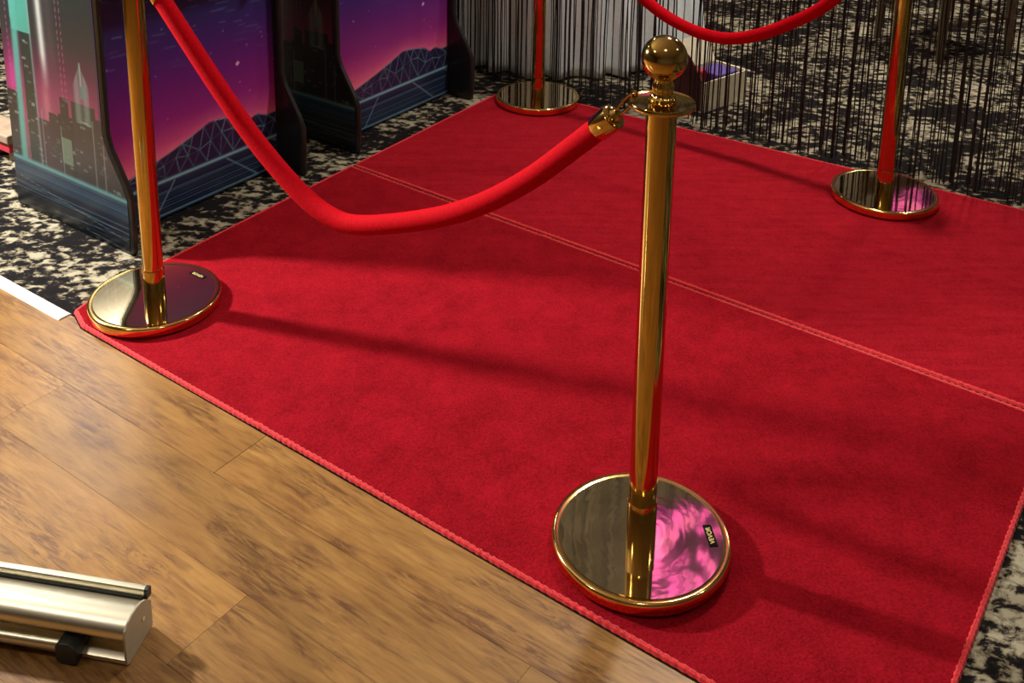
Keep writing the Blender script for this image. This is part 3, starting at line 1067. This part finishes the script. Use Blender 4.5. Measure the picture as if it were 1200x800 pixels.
# local x = length (to the left), local -y = towards the carpet (depth), z up
DP = 0.076
LEN = 0.85
arc = [(0.002 + 0.071 * (1 - math.cos(t)) * 0.98, 0.058 + 0.018 * math.sin(t) - 0.006 * (t / 1.5708)) for t in [k * math.pi / 20 for k in range(11)]]
crown = [(-0.003, 0.049), (-0.004, 0.055), (0.000, 0.063), (0.009, 0.0705), (0.021, 0.0740), (0.036, 0.0740), (0.050, 0.0700), (0.060, 0.0640), (0.068, 0.0570)]
body = [(0.004, 0.0), (-0.002, 0.003), (-0.002, 0.010), (0.006, 0.014), (0.022, 0.016), (0.022, 0.044), (0.006, 0.046)] + crown + [(0.0745, 0.050), (DP, 0.044), (DP, 0.004), (DP - 0.004, 0.0)]
MB().prism(body, 0.004, LEN, lambda a, b, d: (d, -a, b)).build('cassette', M['alu'], bs, smooth=True)
cap = [(0.003, 0.0), (-0.003, 0.003), (-0.004, 0.046), (-0.005, 0.055), (-0.001, 0.064), (0.009, 0.0720), (0.021, 0.0755), (0.036, 0.0755), (0.050, 0.0715), (0.061, 0.0655), (0.070, 0.0575), (DP + 0.001, 0.050), (DP + 0.001, 0.003), (DP - 0.003, 0.0)]
ec = MB().prism(cap, 0.0, 0.004, lambda a, b, d: (d, -a, b)).build('end_cap', M['endcap'], bs, bevel=0.0008)
sc = MB().lathe([(0.0, 0.0), (0.0035, 0.0), (0.0035, 0.0012), (0.0, 0.0014)], 16).build('screw', M['alu'], ec, smooth=True)
sc.location = (-0.0001, -0.050, 0.040); sc.rotation_euler = (0, -math.pi / 2, 0)
# top rail that carries the rolled banner, in its slot behind the crown
rail = [(0.0665, 0.060), (0.0665, 0.0735), (0.0685, 0.0765), (0.0735, 0.0780), (0.0785, 0.0765), (0.0805, 0.0735), (0.0805, 0.060)]
MB().prism(rail, 0.006, LEN, lambda a, b, d: (d, -a, b)).build('top_rail', M['alu'], bs, smooth=True)
MB().prism([(a, b) for a, b in rail], 0.0005, 0.006, lambda a, b, d: (d, -a, b)).build('rail_cap', M['rubber'], bs)
MB().box((0.006, -0.0665, 0.056), (LEN, -0.0625, 0.0665)).build('slot_lip', M['rubber'], bs)
# folded swivel foot: rod and rubber block
MB().tube([(0.110, 0.004, 0.0235), (0.50, 0.010, 0.0235)], 0.0095, 14).build('foot_rod', M['alu'], bs, smooth=True)
MB().prism([(0.078, 0.004), (0.084, 0.001), (0.108, 0.001), (0.114, 0.006), (0.114, 0.032), (0.108, 0.038), (0.090, 0.039), (0.078, 0.030)], -0.020, 0.018, lambda a, b, d: (a, d, b)).build('rubber_foot', M['rubber'], bs, bevel=0.003)

# ------------------------------------------------------------------ ceiling lights
for (x, y, e) in DOWNLIGHTS:
    L_ = tag(empty('ceiling_light', (x, y, CEIL)), 'round warm downlight set flush in the taupe ceiling', 'ceiling light', 'round ceiling downlights')
    MB().lathe([(0.085, -0.001), (0.110, -0.001), (0.112, -0.008), (0.108, -0.014), (0.088, -0.012), (0.085, -0.006)], 32).build('trim_ring', M['trim'], L_, smooth=True)
    MB().lathe([(0.0, -0.005), (0.084, -0.005), (0.084, -0.002), (0.0, -0.002)], 32).build('diffuser', M['lamp'], L_)
    area('downlight_lamp', (x, y, CEIL - 0.03), (x, y, 0), e, 0.22, (1, 0.92, 0.80))
# magenta decorative panels over and beyond the curtain
mg = tag(empty('light_panel', (1.08, 4.52, CEIL)), 'magenta marbled light panel on the ceiling above the curtain', 'light panel')
MB().box((-0.40, -0.40, -0.030), (0.40, 0.40, -0.001)).build('frame', M['black_gloss'], mg)
MB().box((-0.38, -0.38, -0.034), (0.38, 0.38, -0.030)).build('diffuser', M['magenta'], mg)
mw = tag(empty('light_panel', (3.35, Y1, 1.60)), 'magenta marbled light panel on the wall behind the wooden chair', 'light panel')
MB().box((-0.42, -0.030, 0.0), (0.42, -0.001, 0.9)).build('frame', M['black_gloss'], mw)
MB().box((-0.40, -0.034, 0.02), (0.40, -0.030, 0.88)).build('diffuser', M['magenta_dim'], mw)
